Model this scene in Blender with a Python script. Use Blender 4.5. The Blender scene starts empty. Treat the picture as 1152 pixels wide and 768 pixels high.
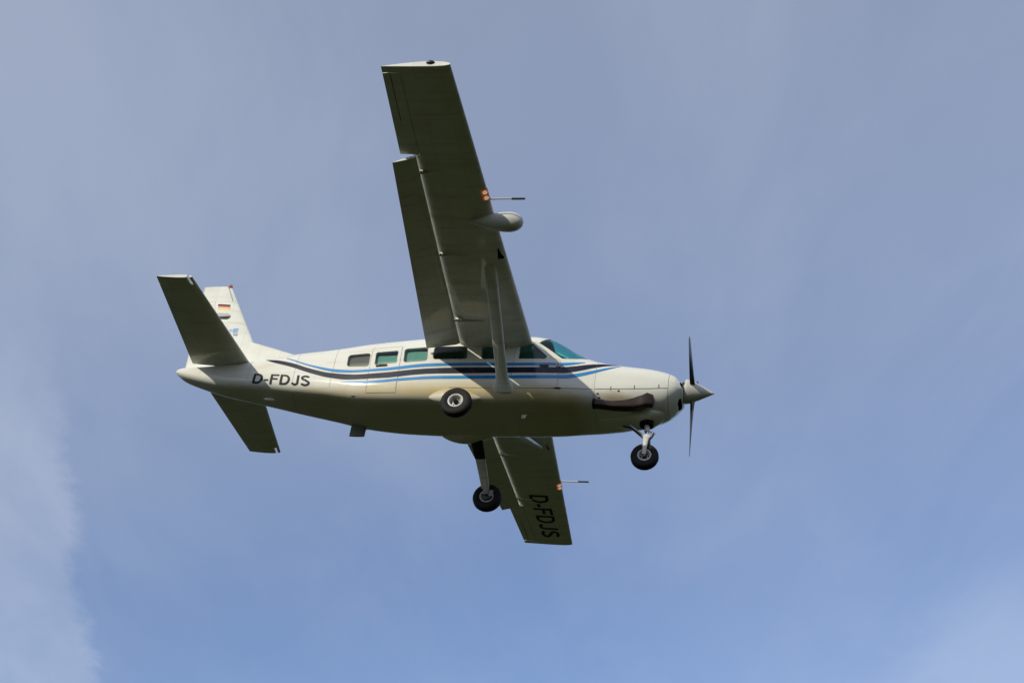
import bpy, bmesh, math, random
import numpy as np
from mathutils import Matrix, Vector

random.seed(4)
SC = bpy.context.scene
COL = SC.collection

# ------------------------------------------------------------------ camera, sky, sun, exposure
PITCH = math.radians(36.0)
CAM_LOC = Vector((0, 0, 1.7))
cd = bpy.data.cameras.new('camera')
cam = bpy.data.objects.new('camera', cd)
COL.objects.link(cam)
cam.location = CAM_LOC
cam.rotation_euler = (math.pi / 2 + PITCH, 0, 0)
cd.sensor_width = 36.0
cd.lens = 53.99
cd.clip_start = 0.1
cd.clip_end = 20000
SC.camera = cam

# attitude of the aeroplane (its own axes: x to the nose, y to the port wing tip, z up)
RP = Matrix(((0.97845526, 0.15853395, 0.13225842),
             (0.01010474, 0.6030639, -0.79762888),
             (-0.20621154, 0.78178061, 0.5884691)))
TP = Vector((3.987, 1.04, 30.228))
cs, sn = math.cos(PITCH), math.sin(PITCH)
MW = Matrix(((1, 0, 0), (0, sn, cs), (0, -cs, sn)))
ROT = MW @ RP
POS = MW @ TP + CAM_LOC

SUN_L = (ROT @ Vector((-0.47, -0.78, 0.41))).normalized()
sun_el = math.asin(SUN_L.z)
sun_az = math.atan2(SUN_L.x, SUN_L.y)
sd = bpy.data.lights.new('sun', 'SUN')
sd.energy = 2.85
sd.angle = math.radians(0.5)
sd.color = (1.0, 0.945, 0.78)
sun = bpy.data.objects.new('sun', sd)
COL.objects.link(sun)
sun.rotation_euler = SUN_L.to_track_quat('Z', 'Y').to_euler()
sun.location = (0, -20, 60)

W = bpy.data.worlds.new('World')
SC.world = W
W.use_nodes = True
nt = W.node_tree
nt.nodes.clear()


def N(t, kind, **kw):
    n = t.nodes.new(kind)
    for k, v in kw.items():
        if k.startswith('i_'):
            n.inputs[k[2:].replace('_', ' ')].default_value = v
        else:
            setattr(n, k, v)
    return n


def math_node(t, op, a, b=None, c=None):
    n = t.nodes.new('ShaderNodeMath')
    n.operation = op
    for i, v in enumerate((a, b, c)):
        if v is None:
            continue
        if isinstance(v, (int, float)):
            n.inputs[i].default_value = v
        else:
            t.links.new(v, n.inputs[i])
    return n.outputs[0]


def maprange(t, v, a, b, c, d, smooth=True):
    n = t.nodes.new('ShaderNodeMapRange')
    if smooth:
        n.interpolation_type = 'SMOOTHSTEP'
    t.links.new(v, n.inputs['Value'])
    for k, x in zip(('From Min', 'From Max', 'To Min', 'To Max'), (a, b, c, d)):
        n.inputs[k].default_value = x
    return n.outputs['Result']


sky = N(nt, 'ShaderNodeTexSky', sky_type='NISHITA', sun_disc=False)
sky.sun_elevation = sun_el
sky.sun_rotation = sun_az
sky.altitude = 100
sky.air_density = 1.0
sky.dust_density = 0.5
sky.ozone_density = 2.0
tc = N(nt, 'ShaderNodeTexCoord')
sep = N(nt, 'ShaderNodeSeparateXYZ')
nt.links.new(tc.outputs['Generated'], sep.inputs[0])
zc = math_node(nt, 'MAXIMUM', sep.outputs[2], 0.06)
X = math_node(nt, 'DIVIDE', sep.outputs[0], zc)
Y = math_node(nt, 'DIVIDE', sep.outputs[1], zc)
com = N(nt, 'ShaderNodeCombineXYZ')
nt.links.new(X, com.inputs[0])
nt.links.new(Y, com.inputs[1])


def cloud_noise(scale, loc, stretch, rot, detail=6.0, rough=0.55, dist=0.0):
    mp = N(nt, 'ShaderNodeMapping')
    mp.inputs['Location'].default_value = (*loc, 0)
    mp.inputs['Rotation'].default_value = (0, 0, rot)
    mp.inputs['Scale'].default_value = (stretch[0], stretch[1], 1)
    nt.links.new(com.outputs[0], mp.inputs[0])
    n = N(nt, 'ShaderNodeTexNoise')
    n.inputs['Scale'].default_value = scale
    n.inputs['Detail'].default_value = detail
    n.inputs['Roughness'].default_value = rough
    n.inputs['Distortion'].default_value = dist
    nt.links.new(mp.outputs[0], n.inputs['Vector'])
    return n.outputs['Fac']


veil = maprange(nt, cloud_noise(0.9, (3.1, 1.7), (1.0, 0.55), 0.35, 5, 0.5, 0.3), 0.32, 0.72, 0.0, 1.0)
fine = maprange(nt, cloud_noise(5.0, (0.4, 8.2), (1.0, 0.35), 0.25, 8, 0.6, 0.4), 0.35, 0.75, 0.0, 1.0)
# the long bank of cirrus on the left
edge = math_node(nt, 'ADD', math_node(nt, 'MULTIPLY_ADD', Y, 0.17, 0.278), X)
edge_n = math_node(nt, 'MULTIPLY_ADD', cloud_noise(9.0, (1.4, 2.2), (1.0, 0.7), 0.1, 8, 0.62, 0.3), 0.13, -0.065)
edge = math_node(nt, 'ADD', edge, edge_n)
bank = maprange(nt, edge, -0.026, 0.014, 1.0, 0.0)
bank = math_node(nt, 'MULTIPLY', bank, maprange(nt, Y, 1.15, 1.85, 0.0, 1.0))
bank_tex = math_node(nt, 'MULTIPLY_ADD', fine, 0.35, 0.65)
bank = math_node(nt, 'MULTIPLY', bank, bank_tex)
# soft light patch low on the right
rx = math_node(nt, 'MULTIPLY_ADD', edge_n, 1.6, X)
ry = math_node(nt, 'MULTIPLY_ADD', X, 0.35, Y)
right = math_node(nt, 'MULTIPLY', maprange(nt, rx, 0.46, 0.76, 0.0, 1.0), maprange(nt, ry, 2.02, 2.42, 0.0, 1.0))
# high haze thins out downwards in front, thickens overhead
over = maprange(nt, math_node(nt, 'MULTIPLY_ADD', X, 0.35, Y), 0.55, 2.25, 0.325, -0.02)
f1 = math_node(nt, 'MULTIPLY_ADD', veil, 0.15, over)
f1 = math_node(nt, 'MULTIPLY_ADD', fine, 0.08, f1)
f1 = math_node(nt, 'MULTIPLY_ADD', bank, 0.29, f1)
f1 = math_node(nt, 'MULTIPLY_ADD', right, 0.27, f1)
# the sunny half of the sky carries broken bright cloud
back = maprange(nt, math_node(nt, 'MULTIPLY', Y, -1.0), 0.0, 1.2, 0.0, 1.0)
puff = maprange(nt, cloud_noise(1.6, (5.0, 3.0), (1, 1), 0, 6, 0.55, 0.2), 0.42, 0.6, 0.0, 1.0)
f1 = math_node(nt, 'MULTIPLY_ADD', math_node(nt, 'MULTIPLY', back, puff), 0.35, f1)
cl = math_node(nt, 'MINIMUM', f1, 0.95)

mixc = N(nt, 'ShaderNodeMix', data_type='RGBA', blend_type='MIX')
nt.links.new(cl, mixc.inputs[0])
grade = N(nt, 'ShaderNodeMix', data_type='RGBA', blend_type='MULTIPLY')
grade.inputs[0].default_value = 1.0
nt.links.new(sky.outputs[0], grade.inputs[6])
grade.inputs[7].default_value = (1.05, 0.985, 1.04, 1)      # thin high haze tints the clear blue
nt.links.new(grade.outputs[2], mixc.inputs[6])
mixc.inputs[7].default_value = (4.0, 4.38, 5.15, 1)
bg = N(nt, 'ShaderNodeBackground')
bg.inputs['Strength'].default_value = 0.15
nt.links.new(mixc.outputs[2], bg.inputs['Color'])
wo = N(nt, 'ShaderNodeOutputWorld')
nt.links.new(bg.outputs[0], wo.inputs['Surface'])

SC.view_settings.view_transform = 'Standard'
SC.view_settings.look = 'None'
SC.view_settings.exposure = 0.0
SC.view_settings.gamma = 1.0
SC.view_settings.use_curve_mapping = False
SC.cycles.max_bounces = 10
SC.cycles.transparent_max_bounces = 12

# ------------------------------------------------------------------ materials


def principled(name, color, rough=0.4, metal=0.0, coat=0.0, coat_rough=0.05, spec=0.5):
    m = bpy.data.materials.new(name)
    m.use_nodes = True
    b = m.node_tree.nodes['Principled BSDF']
    b.inputs['Base Color'].default_value = (*color, 1)
    b.inputs['Roughness'].default_value = rough
    b.inputs['Metallic'].default_value = metal
    b.inputs['Coat Weight'].default_value = coat
    b.inputs['Coat Roughness'].default_value = coat_rough
    b.inputs['Specular IOR Level'].default_value = spec
    return m


def paint(name, color, dirt=0.12, dirt_col=(0.30, 0.25, 0.17), rough=0.5, coat=0.6, coat_rough=0.06, stains=None, panels=None):
    """Gloss enamel with a little road film and the stains an aeroplane collects."""
    m = principled(name, color, rough, 0, coat, coat_rough, 0.15)
    t = m.node_tree
    b = t.nodes['Principled BSDF']
    tcx = N(t, 'ShaderNodeTexCoord')
    mp = N(t, 'ShaderNodeMapping')
    mp.inputs['Scale'].default_value = (0.35, 1.0, 1.0)
    t.links.new(tcx.outputs['Object'], mp.inputs[0])
    n1 = N(t, 'ShaderNodeTexNoise')
    n1.inputs['Scale'].default_value = 2.6
    n1.inputs['Detail'].default_value = 7
    n1.inputs['Roughness'].default_value = 0.6
    t.links.new(mp.outputs[0], n1.inputs['Vector'])
    fac = maprange(t, n1.outputs['Fac'], 0.40, 0.78, 0.0, dirt)
    if stains:
        s = N(t, 'ShaderNodeSeparateXYZ')
        t.links.new(tcx.outputs['Object'], s.inputs[0])
        fac = stains(t, s, n1.outputs['Fac'], fac)
    mx = N(t, 'ShaderNodeMix', data_type='RGBA')
    t.links.new(fac, mx.inputs[0])
    mx.inputs[6].default_value = (*color, 1)
    mx.inputs[7].default_value = (*dirt_col, 1)
    last = mx.outputs[2]
    if panels:
        # riveted skin: sheets that differ a little in tone, with fine laps between them
        sp = N(t, 'ShaderNodeSeparateXYZ')
        t.links.new(tcx.outputs['Object'], sp.inputs[0])
        cp = N(t, 'ShaderNodeCombineXYZ')
        t.links.new(sp.outputs[panels[0]], cp.inputs[0])
        t.links.new(sp.outputs[panels[1]], cp.inputs[1])
        br = N(t, 'ShaderNodeTexBrick')
        br.offset = 0.37
        br.inputs['Scale'].default_value = 1.0
        br.inputs['Color1'].default_value = (1, 1, 1, 1)
        br.inputs['Color2'].default_value = (panels[4], panels[4], panels[4], 1)
        br.inputs['Mortar'].default_value = (panels[5], panels[5], panels[5] * .97, 1)
        br.inputs['Mortar Size'].default_value = 0.004
        br.inputs['Mortar Smooth'].default_value = 0.3
        br.inputs['Brick Width'].default_value = panels[2]
        br.inputs['Row Height'].default_value = panels[3]
        t.links.new(cp.outputs[0], br.inputs['Vector'])
        mu = N(t, 'ShaderNodeMix', data_type='RGBA', blend_type='MULTIPLY')
        mu.inputs[0].default_value = 1.0
        t.links.new(last, mu.inputs[6])
        t.links.new(br.outputs['Color'], mu.inputs[7])
        last = mu.outputs[2]
        # long streaks of oil and water run back along the flight path
        ms = N(t, 'ShaderNodeMapping')
        ms.inputs['Scale'].default_value = (0.5, 9.0, 9.0)
        t.links.new(tcx.outputs['Object'], ms.inputs[0])
        ns = N(t, 'ShaderNodeTexNoise')
        ns.inputs['Scale'].default_value = 1.0
        ns.inputs['Detail'].default_value = 5
        t.links.new(ms.outputs[0], ns.inputs['Vector'])
        mk = N(t, 'ShaderNodeMix', data_type='RGBA')
        t.links.new(maprange(t, ns.outputs['Fac'], 0.50, 0.80, 0.0, 0.30), mk.inputs[0])
        t.links.new(last, mk.inputs[6])
        mk.inputs[7].default_value = (*dirt_col, 1)
        last = mk.outputs[2]
    t.links.new(last, b.inputs['Base Color'])
    n2 = N(t, 'ShaderNodeTexNoise')
    n2.inputs['Scale'].default_value = 1.3
    n2.inputs['Detail'].default_value = 2
    t.links.new(tcx.outputs['Object'], n2.inputs['Vector'])
    bp = N(t, 'ShaderNodeBump')
    bp.inputs['Strength'].default_value = 0.035
    bp.inputs['Distance'].default_value = 0.05
    t.links.new(n2.outputs['Fac'], bp.inputs['Height'])
    t.links.new(bp.outputs[0], b.inputs['Normal'])
    t.links.new(bp.outputs[0], b.inputs['Coat Normal'])
    rr = maprange(t, n1.outputs['Fac'], 0.3, 0.8, rough - 0.05, rough + 0.12)
    t.links.new(rr, b.inputs['Roughness'])
    return m


def body_stains(t, s, noise, fac):
    # soot washed back from the exhaust along the lower side, and oil film on the belly
    below = maprange(t, s.outputs[2], -0.58, -0.22, 1.0, 0.0)
    aft = maprange(t, s.outputs[0], -10.5, -4.2, 0.25, 0.95)
    aft = math_node(t, 'MULTIPLY', aft, maprange(t, s.outputs[0], -3.4, -2.2, 1.0, 0.0))
    st = math_node(t, 'MULTIPLY', below, aft)
    st = math_node(t, 'MULTIPLY', st, maprange(t, noise, 0.25, 0.7, 0.6, 1.0))
    st = math_node(t, 'MULTIPLY', st, maprange(t, s.outputs[2], -0.74, -0.60, 0.25, 1.0))
    st = math_node(t, 'MULTIPLY', st, 0.95)
    # soot trail behind the exhaust outlet
    a = maprange(t, math_node(t, 'ABSOLUTE', math_node(t, 'ADD', s.outputs[2], .64)), 0.03, 0.16, 1.0, 0.0)
    a = math_node(t, 'MULTIPLY', a, math_node(t, 'MULTIPLY', maprange(t, s.outputs[0], -5.2, -2.7, 0.0, 0.7), maprange(t, s.outputs[0], -2.75, -2.27, 1.0, 0.0)))
    st = math_node(t, 'MAXIMUM', st, a)
    return math_node(t, 'MAXIMUM', fac, st)


def cowl_stains(t, s, noise, fac):
    # heat and soot just above the exhaust pipe
    a = math_node(t, 'ABSOLUTE', math_node(t, 'ADD', s.outputs[0], 1.85))
    b = math_node(t, 'ABSOLUTE', math_node(t, 'ADD', s.outputs[2], 0.53))
    d = math_node(t, 'ADD', math_node(t, 'MULTIPLY', a, 0.35), b)
    st = maprange(t, d, 0.02, 0.22, 0.8, 0.0)
    st = math_node(t, 'MULTIPLY', st, maprange(t, noise, 0.25, 0.7, 0.5, 1.0))
    return math_node(t, 'MAXIMUM', fac, st)


M_BODY = paint('white_paint_fuselage', (0.795, 0.785, 0.705), 0.12, (0.56, 0.42, 0.15), stains=body_stains, panels=(0, 2, 1.15, .43, .955, .80))
M_COWL = paint('white_paint_cowling', (0.795, 0.785, 0.705), 0.12, (0.42, 0.29, 0.13), stains=cowl_stains)
M_WHITE = paint('white_paint', (0.79, 0.785, 0.70), 0.2, panels=(1, 0, .92, .46, .95, .74))
M_BLUE = paint('blue_paint', (0.006, 0.235, 0.60), 0.05, (0.2, 0.25, 0.35), rough=0.45, coat=0.9)
M_NAVY = paint('navy_paint', (0.007, 0.009, 0.026), 0.05, (0.08, 0.08, 0.10), rough=0.5, coat=0.5)
M_BLACK = principled('black_letters', (0.028, 0.028, 0.032), 0.65, spec=0.25)
M_SEAM = principled('seam_shadow_gap', (0.14, 0.13, 0.11), 0.7)
M_LINING = principled('cabin_lining', (0.60, 0.60, 0.55), 0.85)
M_DARKIN = principled('dark_cavity', (0.012, 0.012, 0.012), 0.9, spec=0.1)
M_RUBBER = principled('tyre_rubber', (0.011, 0.0105, 0.011), 0.72, spec=0.3)
M_BOOT = principled('black_boot', (0.012, 0.012, 0.012), 0.7)
M_RIM = principled('painted_rim', (0.62, 0.61, 0.56), 0.4)
M_STEEL = principled('brushed_steel', (0.55, 0.55, 0.53), 0.32, metal=0.9)
M_DARKMETAL = principled('dark_metal', (0.06, 0.06, 0.06), 0.45, metal=0.7)
M_CHROME = principled('chrome', (0.75, 0.75, 0.74), 0.12, metal=1.0)
M_EXH = principled('heat_stained_exhaust', (0.030, 0.018, 0.012), 0.42, metal=0.5)
M_BLADE = principled('propeller_blade_paint', (0.02, 0.021, 0.026), 0.35, coat=0.3)
M_POD = paint('radome_paint', (0.62, 0.62, 0.56), 0.15, rough=0.5, coat=0.3)
M_SPIN = paint('spinner_paint', (0.62, 0.60, 0.54), 0.1, rough=0.3, coat=0.6)
M_ORANGE = principled('amber_lamp_housing', (0.72, 0.20, 0.07), 0.3, coat=0.8)
M_LAMPW = principled('lamp_reflector', (0.85, 0.75, 0.6), 0.2, metal=0.3)
for m_, c_, e_ in ((M_ORANGE, (1.0, .22, .05), .10), (M_LAMPW, (1.0, .62, .42), .38)):
    bb_ = m_.node_tree.nodes['Principled BSDF']      # the landing lights are switched on
    bb_.inputs['Emission Color'].default_value = (*c_, 1)
    bb_.inputs['Emission Strength'].default_value = e_
M_RED = principled('red_paint', (0.55, 0.03, 0.02), 0.35, coat=0.4)
M_GOLD = principled('gold_paint', (0.85, 0.50, 0.03), 0.35, coat=0.4)
M_BEACON = principled('red_beacon_glass', (0.45, 0.11, 0.05), 0.2, coat=0.8)
M_PALESHEET = principled('pale_sunlit_sheet', (0.50, 0.49, 0.45), 0.9)
M_SHADE = principled('grey_window_shade', (0.30, 0.31, 0.29), 0.8)
M_OLIVE = principled('shaded_blade_olive', (0.16, 0.165, 0.12), 0.6)  # underbelly shade and green bounce put into the blade's colour
M_LBLUE = principled('light_blue_paint', (0.03, 0.27, 0.68), 0.35, coat=0.4)
M_DBLUE = principled('dark_blue_paint', (0.02, 0.05, 0.22), 0.35, coat=0.4)
M_GREY = principled('grey_paint', (0.15, 0.15, 0.145), 0.3, coat=0.5)
M_PANEL = principled('black_instrument_panel', (0.03, 0.03, 0.032), 0.7)


def glass(name, tint, gloss=1.0):
    m = bpy.data.materials.new(name)
    m.use_nodes = True
    t = m.node_tree
    t.nodes.clear()
    tr = N(t, 'ShaderNodeBsdfTransparent')
    tr.inputs['Color'].default_value = (*tint, 1)
    gl = N(t, 'ShaderNodeBsdfGlossy')
    gl.inputs['Roughness'].default_value = 0.03
    fr = N(t, 'ShaderNodeFresnel')
    fr.inputs['IOR'].default_value = 1.5
    mx = N(t, 'ShaderNodeMixShader')
    out = N(t, 'ShaderNodeOutputMaterial')
    ge = N(t, 'ShaderNodeNewGeometry')
    t.links.new(maprange(t, ge.outputs['Backfacing'], 0, 1, 1.5, 1 / 1.5, False), fr.inputs['IOR'])
    t.links.new(fr.outputs[0], mx.inputs[0])
    t.links.new(tr.outputs[0], mx.inputs[1])
    t.links.new(gl.outputs[0], mx.inputs[2])
    t.links.new(mx.outputs[0], out.inputs['Surface'])
    return m


M_GLASS = glass('green_tinted_window', (0.45, 0.74, 0.67))
M_GREYGLASS = glass('grey_tinted_window', (0.60, 0.60, 0.56))
M_WSGLASS = glass('teal_tinted_windshield', (0.37, 0.83, 0.79))

# ------------------------------------------------------------------ the ground far below
gm = bpy.data.materials.new('meadow_grass')
gm.use_nodes = True
t = gm.node_tree
b = t.nodes['Principled BSDF']
b.inputs['Roughness'].default_value = 0.95
b.inputs['Specular IOR Level'].default_value = 0.1
tcg = N(t, 'ShaderNodeTexCoord')
ng = N(t, 'ShaderNodeTexNoise')
ng.inputs['Scale'].default_value = 0.02
ng.inputs['Detail'].default_value = 9
t.links.new(tcg.outputs['Object'], ng.inputs['Vector'])
mg = N(t, 'ShaderNodeMix', data_type='RGBA')
t.links.new(maprange(t, ng.outputs['Fac'], 0.3, 0.7, 0, 1), mg.inputs[0])
mg.inputs[6].default_value = (0.018, 0.022, 0.0065, 1)
mg.inputs[7].default_value = (0.027, 0.031, 0.010, 1)
t.links.new(mg.outputs[2], b.inputs['Base Color'])
me = bpy.data.meshes.new('meadow_ground')
G = 6000
me.from_pydata([(-G, -G, 0), (G, -G, 0), (G, G, 0), (-G, G, 0)], [], [(0, 1, 2, 3)])
me.materials.append(gm)
ground = bpy.data.objects.new('ground', me)
COL.objects.link(ground)
ground['kind'] = 'structure'
ground['label'] = 'green meadow of the airfield under the approach'

# unseen dark ridge ring, added to block low sky light from the underside
hm = bpy.data.materials.new('dark_ring_green')
hm.use_nodes = True
t = hm.node_tree
b = t.nodes['Principled BSDF']
b.inputs['Roughness'].default_value = 0.95
b.inputs['Specular IOR Level'].default_value = 0.05
tch = N(t, 'ShaderNodeTexCoord')
nh = N(t, 'ShaderNodeTexNoise')
nh.inputs['Scale'].default_value = 0.06
nh.inputs['Detail'].default_value = 10
t.links.new(tch.outputs['Object'], nh.inputs['Vector'])
mh = N(t, 'ShaderNodeMix', data_type='RGBA')
t.links.new(maprange(t, nh.outputs['Fac'], 0.35, 0.7, 0, 1), mh.inputs[0])
mh.inputs[6].default_value = (0.012, 0.016, 0.005, 1)
mh.inputs[7].default_value = (0.035, 0.040, 0.012, 1)
t.links.new(mh.outputs[2], b.inputs['Base Color'])
NA, NR = 180, 22
hv, hf = [], []
for i in range(NA):
    a = 2 * math.pi * i / NA
    for j in range(NR):
        q = j / (NR - 1)
        r = 260 + 740 * q
        crest = 92 + 28 * math.sin(3 * a + 1) + 22 * math.sin(7 * a + 2.2) + 12 * math.sin(17 * a)
        z = crest * (math.sin(math.pi * min(1, q * 1.0)) ** 1.3) + random.uniform(-5, 5) * min(1, 4 * q * (1 - q))
        hv.append((r * math.cos(a), r * math.sin(a), z - 1.0))
for i in range(NA):
    k = (i + 1) % NA
    for j in range(NR - 1):
        hf.append((i * NR + j, i * NR + j + 1, k * NR + j + 1, k * NR + j))
me = bpy.data.meshes.new('light_block_ring')
me.from_pydata(hv, [], hf)
me.materials.append(hm)
light_block_ring = bpy.data.objects.new('light_block_ring', me)
COL.objects.link(light_block_ring)
light_block_ring['kind'] = 'structure'
light_block_ring['label'] = 'unseen dark ridge ring added to block low sky light'

# ------------------------------------------------------------------ the aeroplane: root and helpers
BASE = Vector((-4.0, 0, -1.8))
plane = bpy.data.objects.new('airplane', None)
COL.objects.link(plane)
plane.empty_display_size = 0.5
plane.matrix_world = Matrix.Translation(POS + ROT @ BASE) @ ROT.to_4x4()
plane['label'] = 'white high-wing propeller airplane with blue and navy stripes flying overhead'
plane['category'] = 'airplane'


def link(name, me, parent=None):
    o = bpy.data.objects.new(name, me)
    COL.objects.link(o)
    if parent is None:
        o.parent = plane
        o.location = -BASE
    else:
        o.parent = parent
    return o


class MB:
    """Collects shapes (verts, faces, material index) for ONE mesh object."""

    def __init__(self, *mats):
        self.v, self.f, self.m, self.mats, self.s = [], [], [], list(mats), []

    def add(self, vs, fs, mi=0, smooth=True):
        k = len(self.v)
        self.v += [tuple(float(c) for c in p) for p in vs]
        self.f += [tuple(i + k for i in f) for f in fs]
        self.m += [mi] * len(fs)
        self.s += [smooth] * len(fs)

    def loft(self, rings, mi=0, cap=True, smooth=True):
        n = len(rings[0])
        vs = [p for r in rings for p in r]
        fs = []
        for i in range(len(rings) - 1):
            for j in range(n):
                k = (j + 1) % n
                fs.append((i * n + j, i * n + k, (i + 1) * n + k, (i + 1) * n + j))
        if cap:
            fs.append(tuple(range(n - 1, -1, -1)))
            fs.append(tuple((len(rings) - 1) * n + j for j in range(n)))
        self.add(vs, fs, mi, smooth)

    def tube(self, p0, p1, r0, r1=None, n=14, mi=0, squash=1.0, axis=None):
        r1 = r0 if r1 is None else r1
        p0, p1 = Vector(p0), Vector(p1)
        d = (p1 - p0).normalized()
        a = Vector(axis) if axis else (Vector((0, 0, 1)) if abs(d.z) < 0.9 else Vector((1, 0, 0)))
        a = (a - d * a.dot(d)).normalized()
        c = d.cross(a)
        rings = []
        for p, r in ((p0, r0), (p1, r1)):
            rings.append([p + a * r * math.cos(2 * math.pi * k / n) + c * r * squash * math.sin(2 * math.pi * k / n) for k in range(n)])
        self.loft(rings, mi)

    def path(self, pts, rads, n=14, mi=0, asp=1.0):
        """Swept tube through pts; rads per point."""
        rings = []
        for i, p in enumerate(pts):
            p = Vector(p)
            q0 = Vector(pts[max(i - 1, 0)])
            q1 = Vector(pts[min(i + 1, len(pts) - 1)])
            d = (q1 - q0).normalized()
            a = Vector((1, 0, 0)) if abs(d.x) < 0.8 else Vector((0, 0, 1))
            a = (a - d * a.dot(d)).normalized()
            c = d.cross(a)
            r = rads[i]
            rings.append([p + a * r * math.cos(2 * math.pi * k / n) + c * r * asp * math.sin(2 * math.pi * k / n) for k in range(n)])
        self.loft(rings, mi)

    def lathe(self, o, axis, prof, n=40, mi=0, cap=True):
        """prof: (distance along axis, radius)."""
        o, d = Vector(o), Vector(axis).normalized()
        a = Vector((0, 0, 1)) if abs(d.z) < 0.9 else Vector((1, 0, 0))
        a = (a - d * a.dot(d)).normalized()
        c = d.cross(a)
        rings = [[o + d * h + (a * math.cos(2 * math.pi * k / n) + c * math.sin(2 * math.pi * k / n)) * max(r, 1e-4) for k in range(n)] for h, r in prof]
        self.loft(rings, mi, cap)

    def box(self, c, s, mi=0, rot=None):
        vs = [Vector((x * s[0] / 2, y * s[1] / 2, z * s[2] / 2)) for x in (-1, 1) for y in (-1, 1) for z in (-1, 1)]
        if rot is not None:
            vs = [rot @ v for v in vs]
        vs = [v + Vector(c) for v in vs]
        self.add(vs, [(0, 1, 3, 2), (4, 6, 7, 5), (0, 4, 5, 1), (2, 3, 7, 6), (0, 2, 6, 4), (1, 5, 7, 3)], mi, False)

    def mesh(self, name, sharp=35):
        me = bpy.data.meshes.new(name)
        me.from_pydata(self.v, [], self.f)
        for m in self.mats:
            me.materials.append(m)
        me.polygons.foreach_set('material_index', self.m)
        me.polygons.foreach_set('use_smooth', self.s)
        bm = bmesh.new()
        bm.from_mesh(me)
        bmesh.ops.recalc_face_normals(bm, faces=bm.faces)
        bm.to_mesh(me)
        bm.free()
        me.set_sharp_from_angle(angle=math.radians(sharp))
        return me

    def build(self, name, parent=None, sharp=35):
        return link(name, self.mesh(name, sharp), parent)


def boolean(me, cutter_me, op='DIFFERENCE'):
    a = bpy.data.objects.new('tmp_a', me)
    c = bpy.data.objects.new('tmp_c', cutter_me)
    COL.objects.link(a)
    COL.objects.link(c)
    md = a.modifiers.new('b', 'BOOLEAN')
    md.object = c
    md.operation = op
    md.solver = 'EXACT'
    md.material_mode = 'TRANSFER'
    dg = bpy.context.evaluated_depsgraph_get()
    out = bpy.data.meshes.new_from_object(a.evaluated_get(dg), depsgraph=dg)
    bpy.data.objects.remove(a)
    bpy.data.objects.remove(c)
    return out


# ------------------------------------------------------------------ fuselage surface
FX = np.array([-.62, -.75, -.95, -1.3, -1.8, -2.3, -2.7, -3.0, -3.3, -3.7, -4.5, -5.3, -5.8, -6.3, -7.0, -7.8, -8.6, -9.4, -10.2, -10.9, -11.25, -11.4])
FW = np.array([.36, .45, .52, .60, .68, .74, .775, .795, .81, .815, .815, .812, .80, .778, .72, .635, .545, .445, .325, .225, .155, .075])
FT = np.array([0.087, 0.248, 0.338, 0.391, 0.411, 0.459, 0.626, 0.824, 0.975, 1.034, 1.009, 0.979, 0.965, 0.921, 0.859, 0.747, 0.667, 0.546, 0.461, 0.405, 0.395, 0.375])
FB = np.array([-0.229, -0.397, -0.559, -0.646, -0.713, -0.716, -0.716, -0.722, -0.714, -0.719, -0.740, -0.758, -0.752, -0.742, -0.697, -0.56, -0.430, -0.287, -0.166, 0.02, 0.155, 0.265])


def pchip(x, y, xi):
    xi = np.atleast_1d(np.asarray(xi, float))
    h = np.diff(x)
    d = np.diff(y) / h
    m = np.zeros_like(y)
    for k in range(1, len(x) - 1):
        if d[k - 1] * d[k] > 0:
            w1, w2 = 2 * h[k] + h[k - 1], h[k] + 2 * h[k - 1]
            m[k] = (w1 + w2) / (w1 / d[k - 1] + w2 / d[k])
    m[0], m[-1] = d[0], d[-1]
    k = np.clip(np.searchsorted(x, xi) - 1, 0, len(x) - 2)
    q = (xi - x[k]) / h[k]
    return (2 * q**3 - 3 * q**2 + 1) * y[k] + (q**3 - 2 * q**2 + q) * h[k] * m[k] + (-2 * q**3 + 3 * q**2) * y[k + 1] + (q**3 - q**2) * h[k] * m[k + 1]


def sec(x):
    w, tt, bb = (float(pchip(-FX, a, -x)[0]) for a in (FW, FT, FB))
    return (w, tt, bb, bb + (tt - bb) * .52,
            float(np.interp(-x, [.6, 2, 3, 6, 8, 11.4], [2.2, 2.5, 3.2, 3.2, 2.8, 2.2])),
            float(np.interp(-x, [.6, 1.5, 2.5, 3.5, 7.5, 9.5, 11.4], [2.2, 2.6, 3.8, 6, 6, 4.4, 2.6])))


NTH = 112


def ring(x, inset=0.0):
    w, T, B, zm, n1, n2 = sec(x)
    w -= inset
    T -= inset
    B += inset
    r = []
    for k in range(NTH):
        a = 2 * math.pi * (k + .5) / NTH
        c, s = math.cos(a), math.sin(a)
        n = n1 if s >= 0 else n2
        y = w * math.copysign(abs(c) ** (2 / n), c)
        z = zm + (T - zm if s >= 0 else zm - B) * math.copysign(abs(s) ** (2 / n), s)
        r.append(Vector((x, y, z)))
    return r


def surf_y(x, z):
    w, T, B, zm, n1, n2 = sec(x)
    s, n = ((z - zm) / (T - zm), n1) if z >= zm else ((zm - z) / (zm - B), n2)
    s = min(abs(s), 0.9999)
    return w * (1 - s ** n) ** (1 / n)


def on_body(x, z, off=0.0, side=-1):
    """Point on the skin at (x, z), lifted off along the normal. side -1 = starboard."""
    y = surf_y(x, z)
    e = 0.004
    dx = (surf_y(x + e, z) - surf_y(x - e, z)) / (2 * e)
    dz = (surf_y(x, z + e) - surf_y(x, z - e)) / (2 * e)
    n = Vector((-dx, 1, -dz)).normalized()
    p = Vector((x, y, z)) + n * off
    p.y *= -side * -1 if side > 0 else -1
    return p


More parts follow.
